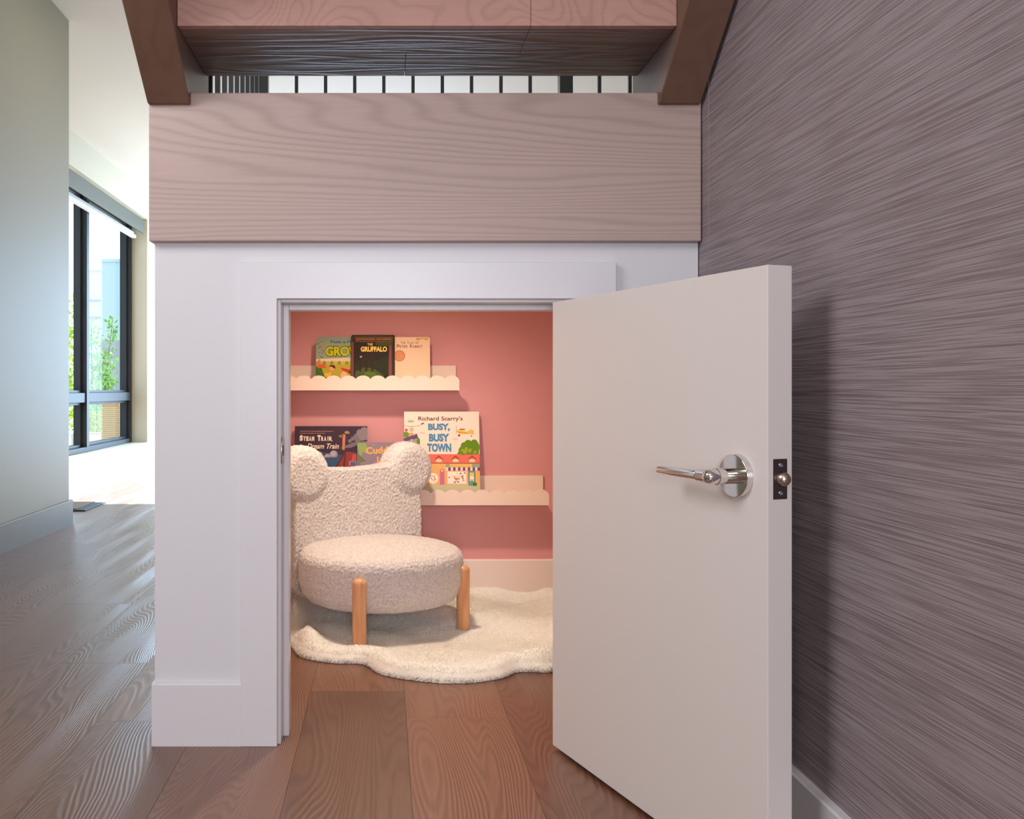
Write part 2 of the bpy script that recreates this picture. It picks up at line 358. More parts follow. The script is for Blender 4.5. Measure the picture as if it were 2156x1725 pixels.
# local frame: x along the leaf from the hinge, y = away from the visible face, z up
def dobj(name, bm, mat, smooth=False, parent=None): return obj(name, bm, mat, parent or door, local=True, smooth=smooth)
dobj('door_leaf', box(BM(), 0, W, 0, T, .009, .935, .0012), M['door'])
lz = .6225; lxx = .563
bm = BM(); tube(bm, (lxx, 0, lz), (lxx, -.010, lz), .0335, .0325, 64, end_round=.0015); dobj('rosette', bm, M['chrome'], True)
lev = BM()
lathe(lev, [(0, 0), (.0118, 0), (.0118, .030), (.0128, .0305), (.0128, .0345), (.0118, .035), (.0118, .044), (.0112, .048), (.009, .0535), (.005, .0565), (0, .0575)], 40, lambda v: Vector((lxx, -.009-v.z*.93, lz)) + Vector((v.x, 0, v.y)))
tube(lev, (lxx-.0005, -.0505, lz), (lxx-.026, -.0505, lz), .0112, .0100, 40)
tube(lev, (lxx-.024, -.0505, lz), (lxx-.030, -.0505, lz), .0085, .0078, 40)
tube(lev, (lxx-.028, -.0505, lz), (lxx-.126, -.0505, lz), .0080, .0070, 40, end_round=.0018)
dobj('lever_handle', lev, M['chrome'], True)
# same lever on the other face
bm = BM(); tube(bm, (lxx, T, lz), (lxx, T+.010, lz), .0335, .0325, 48, end_round=.0015)
dobj('rosette', bm, M['chrome'], True)
# latch on the free edge
bm = BM(); box(bm, W-.0015, W+.0008, .0095, .0345, lz-.0295, lz+.0295, .0004)
lp = dobj('latch_plate', bm, M['plate'])
bm = BM()
lathe(bm, [(0, -.004), (.0105, -.004), (.0105, .004), (.0098, .0085), (.0070, .0118), (.003, .0132), (0, .0135)], 32, lambda v: Vector((W+v.z, .0235 + v.x*.92 + max(0, v.z)*.12, lz+v.y)))
dobj('latch_bolt', bm, M['nickel'], True)
for s in (-1, 1):
    bm = BM(); tube(bm, (W+.0004, .0222, lz+s*.0205), (W+.0016, .0222, lz+s*.0205), .0036, .0032, 20)
    box(bm, W+.0014, W+.0019, .0217, .0227, lz+s*.0205-.0022, lz+s*.0205+.0022); dobj('screw', bm, M['screw'], True, lp)
for hz in (.16, .78):
    bm = BM(); tube(bm, (-.002, T+.003, hz-.044), (-.002, T+.003, hz+.044), .0058, .0058, 20)
    box(bm, -.002, -.0004, .012, T, hz-.044, hz+.044); dobj('hinge', bm, M['nickel'], True)

# ---------------------------------------------------------------- staircase over the nook
st = thing('staircase', (.085, Y(1.94), 1.064), 'open wooden stair with pale header beam and brown stringers above the small door', 'staircase')
bf = Y(1.940)
obj('header_beam', box(BM(), -.4955, .6645, bf, bf+.13, 1.0642, 1.376, .0025), M['beam'], st)
SL = .718
def stringer(x0, x1):
    zb, db = 1.350, 1.930
    def zz(d): return zb + SL*(db-d)
    pts = [(db, zb), (1.9395, zb), (1.9395, 1.3765), (2.135, 1.3765), (2.135, 1.60), (.70, 1.60+SL*(2.135-.70)), (.70, zz(.70))]
    bm = BM(); prism(bm, [(x0, Y(d), z) for d, z in pts], (x1-x0, 0, 0))
    bmesh.ops.bevel(bm, geom=list(bm.edges), offset=.002, segments=1, affect='EDGES')
    return obj('stringer', bm, M['stringer'], st)
stringer(-.4955, -.4066); stringer(.5722, .6600)
def tread(d0, d1, z0, z1, split_front, split_back):
    t = obj('tread', box(BM(), -.4058, .5714, Y(d0)+.018, Y(d1), z0+.014, z1, 0), M['stringer'], st)
    mid = (d0+d1)/2 + .005; g = .0004; e = .0008
    for xa, xb in ((-.4058, split_front-g), (split_front+g, .5714)):
        obj('tread_facing_board', box(BM(), xa, xb, Y(d0), Y(d0)+.018, z0, z1, e), M['tread_face'], t)
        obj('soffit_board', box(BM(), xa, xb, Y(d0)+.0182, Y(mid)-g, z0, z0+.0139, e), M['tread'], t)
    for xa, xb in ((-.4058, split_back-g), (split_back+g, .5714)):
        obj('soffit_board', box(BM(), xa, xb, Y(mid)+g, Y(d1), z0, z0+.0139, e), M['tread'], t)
tread(1.809, 2.100, 1.465, 1.556, (1118-810)*1.809/F, (853-810)*2.03/F)
# landing rail above: back run and the run along the left side
RD = 3.2
rail = thing('stair_railing', ((690-810)*RD/F, Y(RD), 1.376), 'black metal railing with thin square balusters around the landing above the nook', 'railing')
def bal(x, d, wd, top=2.30): obj('baluster', box(BM(), x-wd/2, x+wd/2, Y(d)-wd/2, Y(d)+wd/2, 1.374, top), M['black'], rail)
for px in (624.4, 685.6, 746.9, 808.2, 869.6, 931.3, 992.7, 1054.6, 1116, 1261.8, 1326): bal((px-VX)*RD/F, RD, .0115)
for i in range(10): bal(-.419, 2.216-.1+i*.1015, .0125)
for px, ww in ((555.5, .032), (1190, .045)):
    x = (px-VX)*RD/F; obj('newel_post', box(BM(), x-ww/2, x+ww/2, Y(RD)-ww/2, Y(RD)+ww/2, 1.374, 2.38, .001), M['black'], rail)
obj('handrail', box(BM(), -.419, .93, Y(RD)-.02, Y(RD)+.02, 2.30, 2.335), M['black'], rail)
obj('handrail', box(BM(), -.437, -.401, Y(2.05), Y(RD), 2.30, 2.335), M['black'], rail)

# ---------------------------------------------------------------- picture ledges in the nook
def ledge(x0, x1, zb, zc, zt, label):
    d0, d1 = 3.235, 3.3338; c = thing('picture_ledge', ((x0+x1)/2, Y(d1), zb), label, 'shelf', 'scalloped ledges on the pink wall')
    r = .0517
    obj('back_plate', box(BM(), x0, x1-.004, Y(d1)-.010, Y(d1), zb+.010, zt, .0008), M['shelf'], c)
    obj('shelf_base', box(BM(), x0, x1, Y(d0)+.0001, Y(d1), zb, zb+.010, .0008), M['shelf'], c)
    pts = [(x1, zb), (x1, zc-.016)]
    x = x1; first = True
    while x > x0+.002:
        xn = max(x-r, x0); m = 10
        for i in range(m+1):
            t = i/m; xx = x+(x-r-x)*t
            if xx < x0: break
            z = zc-.0125 + .0125*math.sin(math.pi*t)**.62
            if first and t < .5: z = zc-.016+.016*math.sin(math.pi*t)**.6
            pts.append((xx, z))
        x -= r; first = False
    pts += [(x0, zc-.0125), (x0, zb)]
    q = [pts[0]]
    for p in pts[1:]:
        if abs(p[0]-q[-1][0])+abs(p[1]-q[-1][1]) > 1e-4: q.append(p)
    bm = BM(); prism(bm, [(p[0], Y(d0)-.009, p[1]) for p in q], (0, .009, 0)); bm.normal_update()
    obj('scalloped_lip', bm, M['shelf'], c); return c
ledge(-.372, .2605, .748, .800, .837, 'upper cream picture ledge with scalloped lip holding three small books')
ledge(-.372, .5735, .347, .401, .441, 'lower longer cream picture ledge with scalloped lip behind the chair')

# ---------------------------------------------------------------- books
def cmat(rgb, rough=.6): return plain('print_%d_%d_%d' % rgb, rgb, rough, spec=.2)
def textmesh(s, bold=0.0, shear=0.0, space=1.0, line=1.0, align='LEFT'):
    cu = bpy.data.curves.new('lettering', 'FONT'); cu.body = s; cu.size = 1; cu.offset = bold; cu.shear = shear; cu.space_character = space; cu.space_line = line; cu.align_x = align
    cu.resolution_u = 3; cu.fill_mode = 'FRONT'
    o = bpy.data.objects.new('lettering', cu); C.objects.link(o); dg = bpy.context.evaluated_depsgraph_get()
    me = bpy.data.meshes.new_from_object(o.evaluated_get(dg)); bpy.data.objects.remove(o); bpy.data.curves.remove(cu); return me
class Art:
    def __init__(s, w, h): s.w, s.h, s.bm, s.mats, s.k = w, h, BM(), [], 0
    def mi(s, rgb):
        m = cmat(rgb)
        if m not in s.mats: s.mats.append(m)
        return s.mats.index(m)
    def lay(s): s.k += 1; return -.00012-.000008*s.k
    def poly(s, rgb, pts):
        y = s.lay(); f = s.bm.faces.new([s.bm.verts.new((min(max(a, 0), 1)*s.w, y, min(max(b, 0), 1)*s.h)) for a, b in pts]); f.material_index = s.mi(rgb)
    def rect(s, rgb, a, b, c, d): s.poly(rgb, [(a, b), (c, b), (c, d), (a, d)])
    def ell(s, rgb, cx, cy, rx, ry=None, n=20, a0=0, a1=2*math.pi, rot=0):
        ry = ry if ry else rx*s.w/s.h; P = []
        for i in range(n):
            a = a0+(a1-a0)*i/(n-1 if a1-a0 < 6.28 else n); px, py = rx*math.cos(a)*s.w, ry*math.sin(a)*s.h
            P.append((cx+(px*math.cos(rot)-py*math.sin(rot))/s.w, cy+(px*math.sin(rot)+py*math.cos(rot))/s.h))
        s.poly(rgb, P)
    def text(s, st, rgb, x0, x1, y0, y1, bold=0, rot=0, **k):
        me = textmesh(st, bold, **k); co = np.array([v.co[:] for v in me.vertices]); mn, mxx = co.min(0), co.max(0)
        y = s.lay(); cx, cz = (x0+x1)/2*s.w, (y0+y1)/2*s.h; vs = []
        for c in co:
            a = ((c[0]-mn[0])/(mxx[0]-mn[0])-.5)*(x1-x0)*s.w; b = ((c[1]-mn[1])/(mxx[1]-mn[1])-.5)*(y1-y0)*s.h
            vs.append(s.bm.verts.new((cx+a*math.cos(rot)-b*math.sin(rot), y, cz+a*math.sin(rot)+b*math.cos(rot))))
        i = s.mi(rgb)
        for p in me.polygons:
            try: f = s.bm.faces.new([vs[j] for j in p.vertices]); f.material_index = i
            except ValueError: pass
        bpy.data.meshes.remove(me)
def smallcaps(a, words, rgb, x0, x1, y0, hbig, hsm, bold):
    # each word: first letter tall, the rest shorter; widths shared by letter count
    total = sum(1.15+.86*(len(w_)-1) for w_ in words)+1.0*(len(words)-1); u_ = (x1-x0)/total; x = x0
    for w_ in words:
        wd = lambda c, k: k*u_*(.34 if c in 'I,' else .9)
        a.text(w_[0], rgb, x, x+u_*.98, y0, y0+hbig, bold=bold); x += u_*1.15
        for c in w_[1:]:
            if c == ',': a.text(c, rgb, x, x+u_*.18, y0-hbig*.12, y0+hbig*.16, bold=bold); x += u_*.4
            elif c == 'I': a.text(c, rgb, x+u_*.18, x+u_*.38, y0, y0+hsm, bold=bold); x += u_*.62
            else: a.text(c, rgb, x, x+u_*.70, y0, y0+hsm, bold=bold); x += u_*.86
        x += u_*.8
def book(label, x0, w_, h_, t_, zb, d_front, lean, cover, spine, r=0.0, hard=True):
    root = thing('picture_book', (x0, Y(d_front), zb), label, 'book', 'books on the nook ledges')
    root.rotation_euler = (-lean, 0, 0)
    def outline(rr, ins=0):
        P = [];
        if rr <= 0: return [(ins, ins), (w_-ins, ins), (w_-ins, h_-ins), (ins, h_-ins)]
        for cx, cz, a in ((ins+rr, ins+rr, math.pi), (w_-ins-rr, ins+rr, 1.5*math.pi), (w_-ins-rr, h_-ins-rr, 0), (ins+rr, h_-ins-rr, .5*math.pi)):
            for i in range(7): b = a+math.pi/2*i/6; P.append((cx+rr*math.cos(b), cz+rr*math.sin(b)))
        return P
    ct = .0022
    bm = BM(); prism(bm, [(a, 0, b) for a, b in outline(r)], (0, ct, 0)); prism(bm, [(a, t_-ct, b) for a, b in outline(r)], (0, ct, 0))
    cov = obj('cover', bm, cmat(cover), root, local=True); root['_c'] = cov.name
    bm = BM(); box(bm, -.0008, .0022, 0.0002, t_-.0002, r*.6, h_-r*.6); obj('spine', bm, cmat(spine), root, local=True)
    bm = BM(); prism(bm, [(a, ct, b) for a, b in outline(r, .002 if hard else .0006)], (0, t_-2*ct, 0)); obj('pages', bm, cmat((238, 226, 208)), root, local=True)
    return root, Art(w_, h_)
def finish(root, art):
    c = bpy.data.objects[root['_c']]; del root['_c']; return obj('cover_print', art.bm, art.mats, c, local=True)

# upper ledge, left: pale teal board book
G = (98, 128, 40)
r_, a = book('pale teal rounded board book with fat yellow letters, leftmost on the upper ledge', -.2435, .165, .181, .018, .7590, 3.262, .16, (142, 158, 138), (110, 140, 130), r=.014, hard=False)
a.rect((226, 196, 160), .0, .36, 1, .60); a.poly((150, 160, 132), [(0, .56), (1, .60), (1, .93), (0, .93)])
a.poly((186, 160, 52), [(0, .10), (1, .10), (1, .47), (.8, .50), (.6, .47), (.4, .50), (.2, .47), (0, .50)])
for i in range(12): a.ell((150, 140, 40) if i % 2 else (196, 176, 70), .10+i*.08, .485, .04)
a.poly((60, 104, 20), [(0, .08), (.22, .08), (.18, .22), (.12, .38), (0, .42)])
for i in range(9): a.ell((120, 160, 30), .03+random.random()*.1, .12+random.random()*.26, .009)
for i in range(20): a.ell(random.choice([(70, 66, 60), (180, 80, 50), (110, 60, 50), (200, 140, 110)]), .04+random.random()*.16, .55+random.random()*.36, .011)
a.poly((216, 92, 54), [(.03, .38), (.22, .38), (.19, .45), (.05, .46)]); a.poly((226, 112, 90), [(.02, .50), (.10, .44), (.08, .57)])
a.ell((240, 150, 110), .34, .37, .05); a.poly((60, 20, 14), [(.28, .40), (.32, .44), (.40, .43), (.42, .37), (.38, .38), (.34, .41)]); a.poly((230, 180, 50), [(.18, .27), (.34, .30), (.30, .20), (.20, .20)])
a.rect((50, 60, 56), .18, .13, .22, .20); a.rect((50, 60, 56), .25, .13, .29, .20); a.poly((196, 50, 40), [(.52, .39), (.76, .34), (.72, .28), (.58, .33)]); a.ell((60, 30, 30), .72, .29, .02)
a.ell((250, 176, 120), .60, .22, .07, .09); a.ell((60, 120, 50), .66, .13, .04); a.poly((236, 210, 90), [(.70, .14), (.86, .16), (.82, .26)])
a.ell((70, 110, 50), .35, .09, .15, .05); a.ell((236, 226, 200), .45, .19, .03)
a.text('Peek-a-Flap', (66, 88, 86), .31, .86, .86, .93, bold=.012)
a.text('GROW', (62, 96, 14), .19, .985, .605, .825, bold=.09); a.text('GROW', (206, 190, 24), .20, .975, .62, .81, bold=.045)
finish(r_, a)
# upper ledge, middle: dark forest board book
r_, a = book('dark green and brown forest board book with small yellow title, middle of the upper ledge', -.1180, .154, .188, .024, .7590, 3.248, .15, (60, 44, 20), (78, 40, 34), r=.006, hard=False)
a.rect((44, 30, 18), .05, .0, .98, .93); a.poly((44, 44, 22), [(.05, .12), (1, .12), (1, .52), (.8, .60), (.6, .5), (.3, .55), (.05, .45)])
a.poly((74, 86, 34), [(.06, .12), (.55, .10), (.75, .22), (.5, .36), (.3, .38), (.1, .30)]); a.poly((92, 110, 36), [(.22, .16), (.6, .16), (.55, .28), (.34, .30)])
a.rect((120, 66, 60), .0, 0, .055, .86); a.rect((52, 24, 16), .058, 0, .08, .9)
for x_ in (.18, .32, .46): a.rect((54, 26, 22), x_, .30, x_+.05, .82)
a.poly((128, 74, 70), [(.85, .10), (.98, .10), (.95, .5), (.94, .86), (.87, .86), (.86, .5)]); a.poly((78, 40, 34), [(.93, .10), (.98, .10), (.955, .5), (.95, .86), (.92, .86)])
a.ell((50, 58, 20), .3, .9, .2, .05); a.ell((70, 72, 22), .75, .83, .2, .05); a.ell((58, 62, 20), .55, .95, .42, .035)
a.poly((70, 44, 30), [(.05, .05), (.8, .05), (.8, .13), (.4, .17), (.05, .12)]); a.ell((226, 120, 96), .24, .115, .03); a.ell((240, 170, 140), .12, .07, .025)
a.poly((240, 200, 170), [(.19, .575), (.22, .60), (.21, .565), (.25, .605), (.235, .56)])
a.rect((122, 84, 50), .09, .865, .945, .955); a.rect((92, 44, 26), .105, .877, .93, .944)
a.text('JULIA DONALDSON \u2022 AXEL SCHEFFLER', (186, 130, 80), .12, .915, .89, .933, bold=.01)
a.text('THE', (246, 200, 96), .37, .49, .79, .84, bold=.02); a.text('GRUFFALO', (250, 206, 96), .215, .82, .675, .775, bold=.045)
finish(r_, a)
# upper ledge, right: cream board book
r_, a = book('cream rounded board book with small serif title and bronze seal, rightmost on the upper ledge', .0300, .131, .181, .018, .7590, 3.264, .16, (246, 206, 170), (220, 176, 140), r=.009, hard=False)
a.poly((216, 172, 84), [(.62, .985), (.93, .985), (.955, .96), (.90, .93), (.84, .965), (.74, .955), (.70, .925), (.62, .945)])
smallcaps(a, ['THE', 'TALE', 'OF'], (110, 62, 44), .20, .72, .865, .044, .034, .004); smallcaps(a, ['PETER', 'RABBIT'], (110, 58, 44), .10, .83, .785, .066, .050, .01)
a.ell((196, 124, 80), .17, .625, .155); a.ell((226, 148, 100), .17, .625, .135)
finish(r_, a)
# lower ledge, left: night-blue landscape book
r_, a = book('dark navy landscape picture book with white lettering, left end of the lower ledge', -.3205, .258, .266, .012, .3575, 3.262, .165, (62, 44, 56), (50, 36, 46))
a.rect((66, 48, 62), 0, .0, 1, 1); a.poly((74, 74, 104), [(0, 0), (1, 0), (1, .55), (.6, .62), (0, .70)])
a.poly((120, 108, 112), [(.62, .70), (.78, .71), (.90, .76), (1, .76), (1, .80), (.8, .78)])
for cx, cy, rr in ((.76, .80, .025), (.80, .83, .03), (.85, .86, .04), (.90, .91, .05), (.96, .93, .06), (.93, .85, .05), (.98, .86, .05), (.87, .81, .04)): a.ell((124, 112, 118) if rr < .045 else (140, 126, 128), cx, cy, rr)
for cx, cy, rr in ((.33, .61, .055), (.46, .57, .06), (.54, .62, .055), (.40, .53, .07), (.52, .53, .06)): a.ell((150, 138, 146), cx, cy, rr)
a.ell((180, 168, 172), .53, .63, .04); a.ell((172, 160, 168), .45, .59, .035)
a.poly((60, 86, 118), [(.38, .40), (.60, .40), (.66, .58), (.42, .58)])
a.poly((150, 60, 58), [(.55, .40), (1, .40), (1, .62), (.70, .66)]); a.poly((196, 84, 76), [(.78, .50), (1, .48), (1, .60), (.80, .62)])
a.poly((98, 46, 44), [(.54, .42), (.70, .67), (.72, .66), (.57, .42)]); a.poly((98, 46, 44), [(.66, .42), (.69, .62), (.71, .62), (.69, .42)]); a.rect((214, 110, 96), .75, .47, .86, .53); a.rect((70, 110, 140), .77, .47, .84, .52)
a.poly((206, 128, 90), [(.655, .68), (.69, .68), (.70, .88), (.67, .90), (.66, .86)]); a.ell((180, 130, 80), .72, .915, .035, .02); a.ell((150, 100, 64), .64, .865, .035, .02)
a.rect((150, 110, 70), .70, .895, .76, .90)
a.text('The #1 New York Times bestseller from the creators of', (220, 150, 110), .07, .53, .922, .94, bold=.01); a.text('Goodnight, Goodnight, Construction Site', (220, 150, 110), .07, .42, .893, .911, bold=.01)
smallcaps(a, ['STEAM', 'TRAIN,'], (250, 220, 196), .065, .57, .80, .078, .062, .07); a.text('Dream Train', (250, 220, 196), .17, .61, .695, .765, bold=.015, shear=.35)
finish(r_, a)
# lower ledge, second: lilac book half hidden behind the chair
r_, a = book('lilac picture book with orange lettering half hidden behind the bear ear', -.0975, .160, .208, .010, .3575, 3.248, .15, (150, 130, 140), (100, 110, 136))
a.rect((110, 118, 142), 0, 0, .07, 1); a.poly((150, 168, 96), [(.0, .99), (.18, .99), (.28, .80), (.12, .84), (.05, .70)])
a.poly((120, 120, 60), [(.03, .8), (.2, .68), (.05, .66)]); a.ell((196, 140, 150), .36, .55, .32, .08); a.ell((206, 150, 158), .62, .62, .28, .07); a.ell((170, 120, 140), .8, .5, .3, .1)
a.text('Cuddle', (250, 176, 90), .19, .84, .81, .93, bold=.035, rot=.05); a.text('Li', (250, 176, 90), .44, .57, .66, .76, bold=.035)
a.ell((230, 210, 210), .36, .95, .008)
finish(r_, a)
# lower ledge, right: big cream town book
r_, a = book('large cream picture book with blue title over a painted street, right of the chair ear', .0690, .2685, .318, .012, .3575, 3.262, .15, (250, 222, 200), (150, 90, 100))
a.rect((252, 226, 206), .004, .50, .996, .997)
a.rect((236, 178, 108), 0, .17, 1, .42); a.poly((206, 196, 158), [(0, .04), (1, .04), (1, .18), (0, .18)]); a.rect((190, 184, 150), 0, 0, 1, .05)
a.poly((150, 142, 116), [(.3, .062), (.5, .040), (.75, .034), (1, .05), (1, .058), (.75, .041), (.5, .047), (.3, .072)])
a.rect((236, 112, 98), 0, .42, 1, .52); a.rect((90, 40, 44), 0, .415, 1, .42); a.rect((150, 166, 140), .55, .375, 1, .414); a.rect((240, 186, 92), .60, .378, .90, .41)
for i in range(14): a.rect((130, 66, 110) if i % 2 else (240, 214, 206), .55+i*.0322, .335, .55+(i+1)*.0322, .372)
for x_ in (.40, .62, .84):
    a.poly((150, 60, 54), [(x_, .46), (x_+.06, .505), (x_+.12, .46), (x_+.10, .46), (x_+.06, .49), (x_+.02, .46)]); a.rect((246, 196, 130), x_+.02, .43, x_+.10, .465); a.rect((220, 214, 170), x_+.04, .435, x_+.08, .462)
a.rect((214, 112, 150), .47, .18, .53, .33); a.ell((214, 112, 150), .50, .33, .03); a.ell((236, 200, 200), .50, .335, .014)
a.rect((250, 236, 220), .57, .19, .82, .325); a.ell((250, 236, 220), .38, .25, .07)
for i in range(26): a.ell(random.choice([(226, 120, 110), (240, 170, 130), (120, 150, 140), (246, 214, 120), (206, 100, 130)]), .585+random.random()*.22, .20+random.random()*.11, .012)
for i in range(8): a.ell(random.choice([(226, 120, 110), (240, 170, 130), (120, 150, 140)]), .33+random.random()*.1, .21+random.random()*.08, .010)
a.rect((110, 150, 136), .845, .17, .94, .335); a.rect((250, 200, 90), .865, .23, .92, .315); a.rect((246, 236, 220), .865, .22, .92, .27); a.rect((200, 60, 50), .875, .225, .91, .235)
a.ell((70, 120, 40), .93, .185, .03, .02); a.ell((80, 170, 170), .885, .185, .02, .02)
for cx, cy, rx, ry in ((.78, .56, .06, .05), (.80, .61, .05, .045), (.85, .64, .05, .04), (.93, .64, .05, .045), (.97, .60, .05, .05), (.88, .57, .10, .055)): a.ell((104, 140, 24), cx, cy, min(rx, 1-cx), ry)
a.poly((104, 140, 24), [(.70, .52), (.74, .58), (.99, .58), (.99, .52)])
for i in range(8): a.ell((160, 166, 40), .76+random.random()*.2, .535+random.random()*.05, .02)
a.poly((150, 168, 134), [(0, .60), (.17, .62), (.17, .72), (0, .69)]); a.poly((110, 80, 120), [(0, .66), (.19, .70), (.17, .75), (0, .70)]); a.ell((110, 150, 40), .02, .74, .05, .03)
a.ell((110, 140, 40), .19, .66, .022, .045); a.rect((240, 170, 140), .09, .62, .11, .69); a.ell((240, 150, 110), .15, .60, .06, .025); a.poly((240, 160, 110), [(.06, .73), (.14, .73), (.12, .76), (.07, .76)]); a.ell((220, 90, 80), .03, .79, .02); a.ell((200, 190, 150), .10, .795, .03)
a.poly((150, 110, 110), [(.0, .845), (.10, .83), (.22, .845), (.22, .842), (.10, .826), (.0, .842)]); a.poly((90, 86, 120), [(.22, .86), (.26, .875), (.27, .865), (.23, .85)])
a.ell((176, 184, 160), .09, .89, .045, .012); a.ell((226, 206, 190), .24, .76, .04, .01); a.ell((226, 206, 190), .68, .69, .04, .01)
a.poly((240, 190, 80), [(.69, .78), (.74, .80), (.84, .77), (.88, .80), (.92, .79), (.93, .745), (.84, .75), (.74, .745)]); a.rect((120, 70, 60), .74, .795, .81, .805); a.rect((150, 110, 90), .692, .75, .696, .84); a.ell((130, 70, 50), .73, .73, .015); a.ell((110, 80, 60), .895, .725, .008)
a.poly((190, 90, 50), [(.72, .765), (.84, .755), (.84, .76), (.72, .77)])
a.text("Richard Scarry's", (104, 62, 56), .19, .78, .885, .945, bold=.012)
for t_, x0_, x1_, y0_, y1_ in (('BUSY,', .32, .61, .775, .865), ('BUSY', .33, .60, .66, .75), ('TOWN', .305, .625, .545, .64)): a.text(t_, (84, 140, 178), x0_, x1_, y0_, y1_, bold=.055)
finish(r_, a)

# ---------------------------------------------------------------- bear-eared boucle chair
cx, cd = -.012, 2.875
ch = thing('kids_chair', (cx, Y(cd), .02), 'cream boucle kids chair with two round bear ears and stubby oak legs', 'chair')
face = math.radians(-58); fv = Vector((math.cos(face), math.sin(face), 0)); lat = Vector((-fv.y, fv.x, 0))   # lat points right/back
tx1 = bpy.data.textures.new('boucle_loops', 'CLOUDS'); tx1.noise_scale = .0054; tx1.noise_depth = 1
tx2 = bpy.data.textures.new('boucle_fine', 'CLOUDS'); tx2.noise_scale = .0036; tx2.noise_depth = 0
def fluffy(o, vox, smooth, s1, s2):
    m = o.modifiers.new('r', 'REMESH'); m.mode = 'VOXEL'; m.voxel_size = vox; m.use_smooth_shade = True
    m = o.modifiers.new('s', 'SMOOTH'); m.factor = .5; m.iterations = smooth
    for t, s in ((tx1, s1), (tx2, s2)):
        m = o.modifiers.new('d', 'DISPLACE'); m.texture = t; m.strength = s; m.mid_level = .5; m.texture_coords = 'LOCAL'
bm = BM()
lathe(bm, [(0, .099), (.15, .099), (.20, .102), (.228, .112), (.246, .134), (.2545, .165), (.2555, .2), (.2545, .232), (.250, .246), (.240, .257), (.215, .266), (.16, .275), (.08, .281), (0, .283)], 96, lambda v: Vector((cx, Y(cd), 0))+v)
seat = obj('seat', bm, M['boucle'], ch, smooth=True); fluffy(seat, .0030, 2, .0046, .0036)
# backrest: thick slab with rounded rim and two ears (local u along lat, z up)
bc = Vector((-.100, Y(3.050), 0))
def slab(bm, pts, th):
    P = [bc+lat*p[0]+Vector((0, 0, p[1])) for p in pts]
    prism(bm, [p - fv*th*.5 for p in P], fv*th)
bm = BM(); pts = []
for a0, (ux, uz) in ((math.pi, (-.240+.05, .095+.05)), (1.5*math.pi, (.240-.05, .095+.05))):
    for i in range(7): a_ = a0+math.pi/2*i/6; pts.append((ux+.05*math.cos(a_), uz+.05*math.sin(a_)))
pts += [(.240, .36), (.222, .45), (.19, .493)] + [(x_, .493+.02*abs(x_/.2)**2) for x_ in (.15, .08, 0, -.08, -.15)] + [(-.19, .493), (-.222, .45), (-.240, .36)]
slab(bm, pts, .085)
back = obj('backrest', bm, M['boucle'], ch, smooth=True)
# ears merged into the same padded back
bm = bmesh.new(); bm.from_mesh(back.data)
off = wloc(ch)
for s in (-1, 1):
    c0 = bc+lat*(.200*s)+Vector((0, 0, .482))-off; q = fv.to_track_quat('Z', 'Y')
    lathe(bm, [(0, -.054), (.060, -.054), (.079, -.045), (.091, -.019), (.091, .019), (.079, .045), (.060, .054), (0, .054)], 48, lambda v: c0+q @ v)
bmesh.ops.recalc_face_normals(bm, faces=bm.faces); bm.to_mesh(back.data); bm.free()
fluffy(back, .0030, 9, .0056, .0040)
for k in range(4):
    an = math.radians(-105.1+k*93.0 if k < 2 else -105.1+k*90)
    lx, ly = cx+.240*math.cos(an), Y(cd)+.240*math.sin(an)
    if k == 0: lx, ly = -.0716, Y(2.616)
    if k == 1: lx, ly = .2385, Y(2.812)
    if k == 2: lx, ly = .01, Y(3.215)
    if k == 3: lx, ly = -.185, Y(3.13)
    bm = BM(); tube(bm, (lx, ly, .018), (lx, ly, .216 if k < 2 else .13), .0195, .0205, 32, end_round=.014); obj('leg', bm, M['leg'], ch, smooth=True)

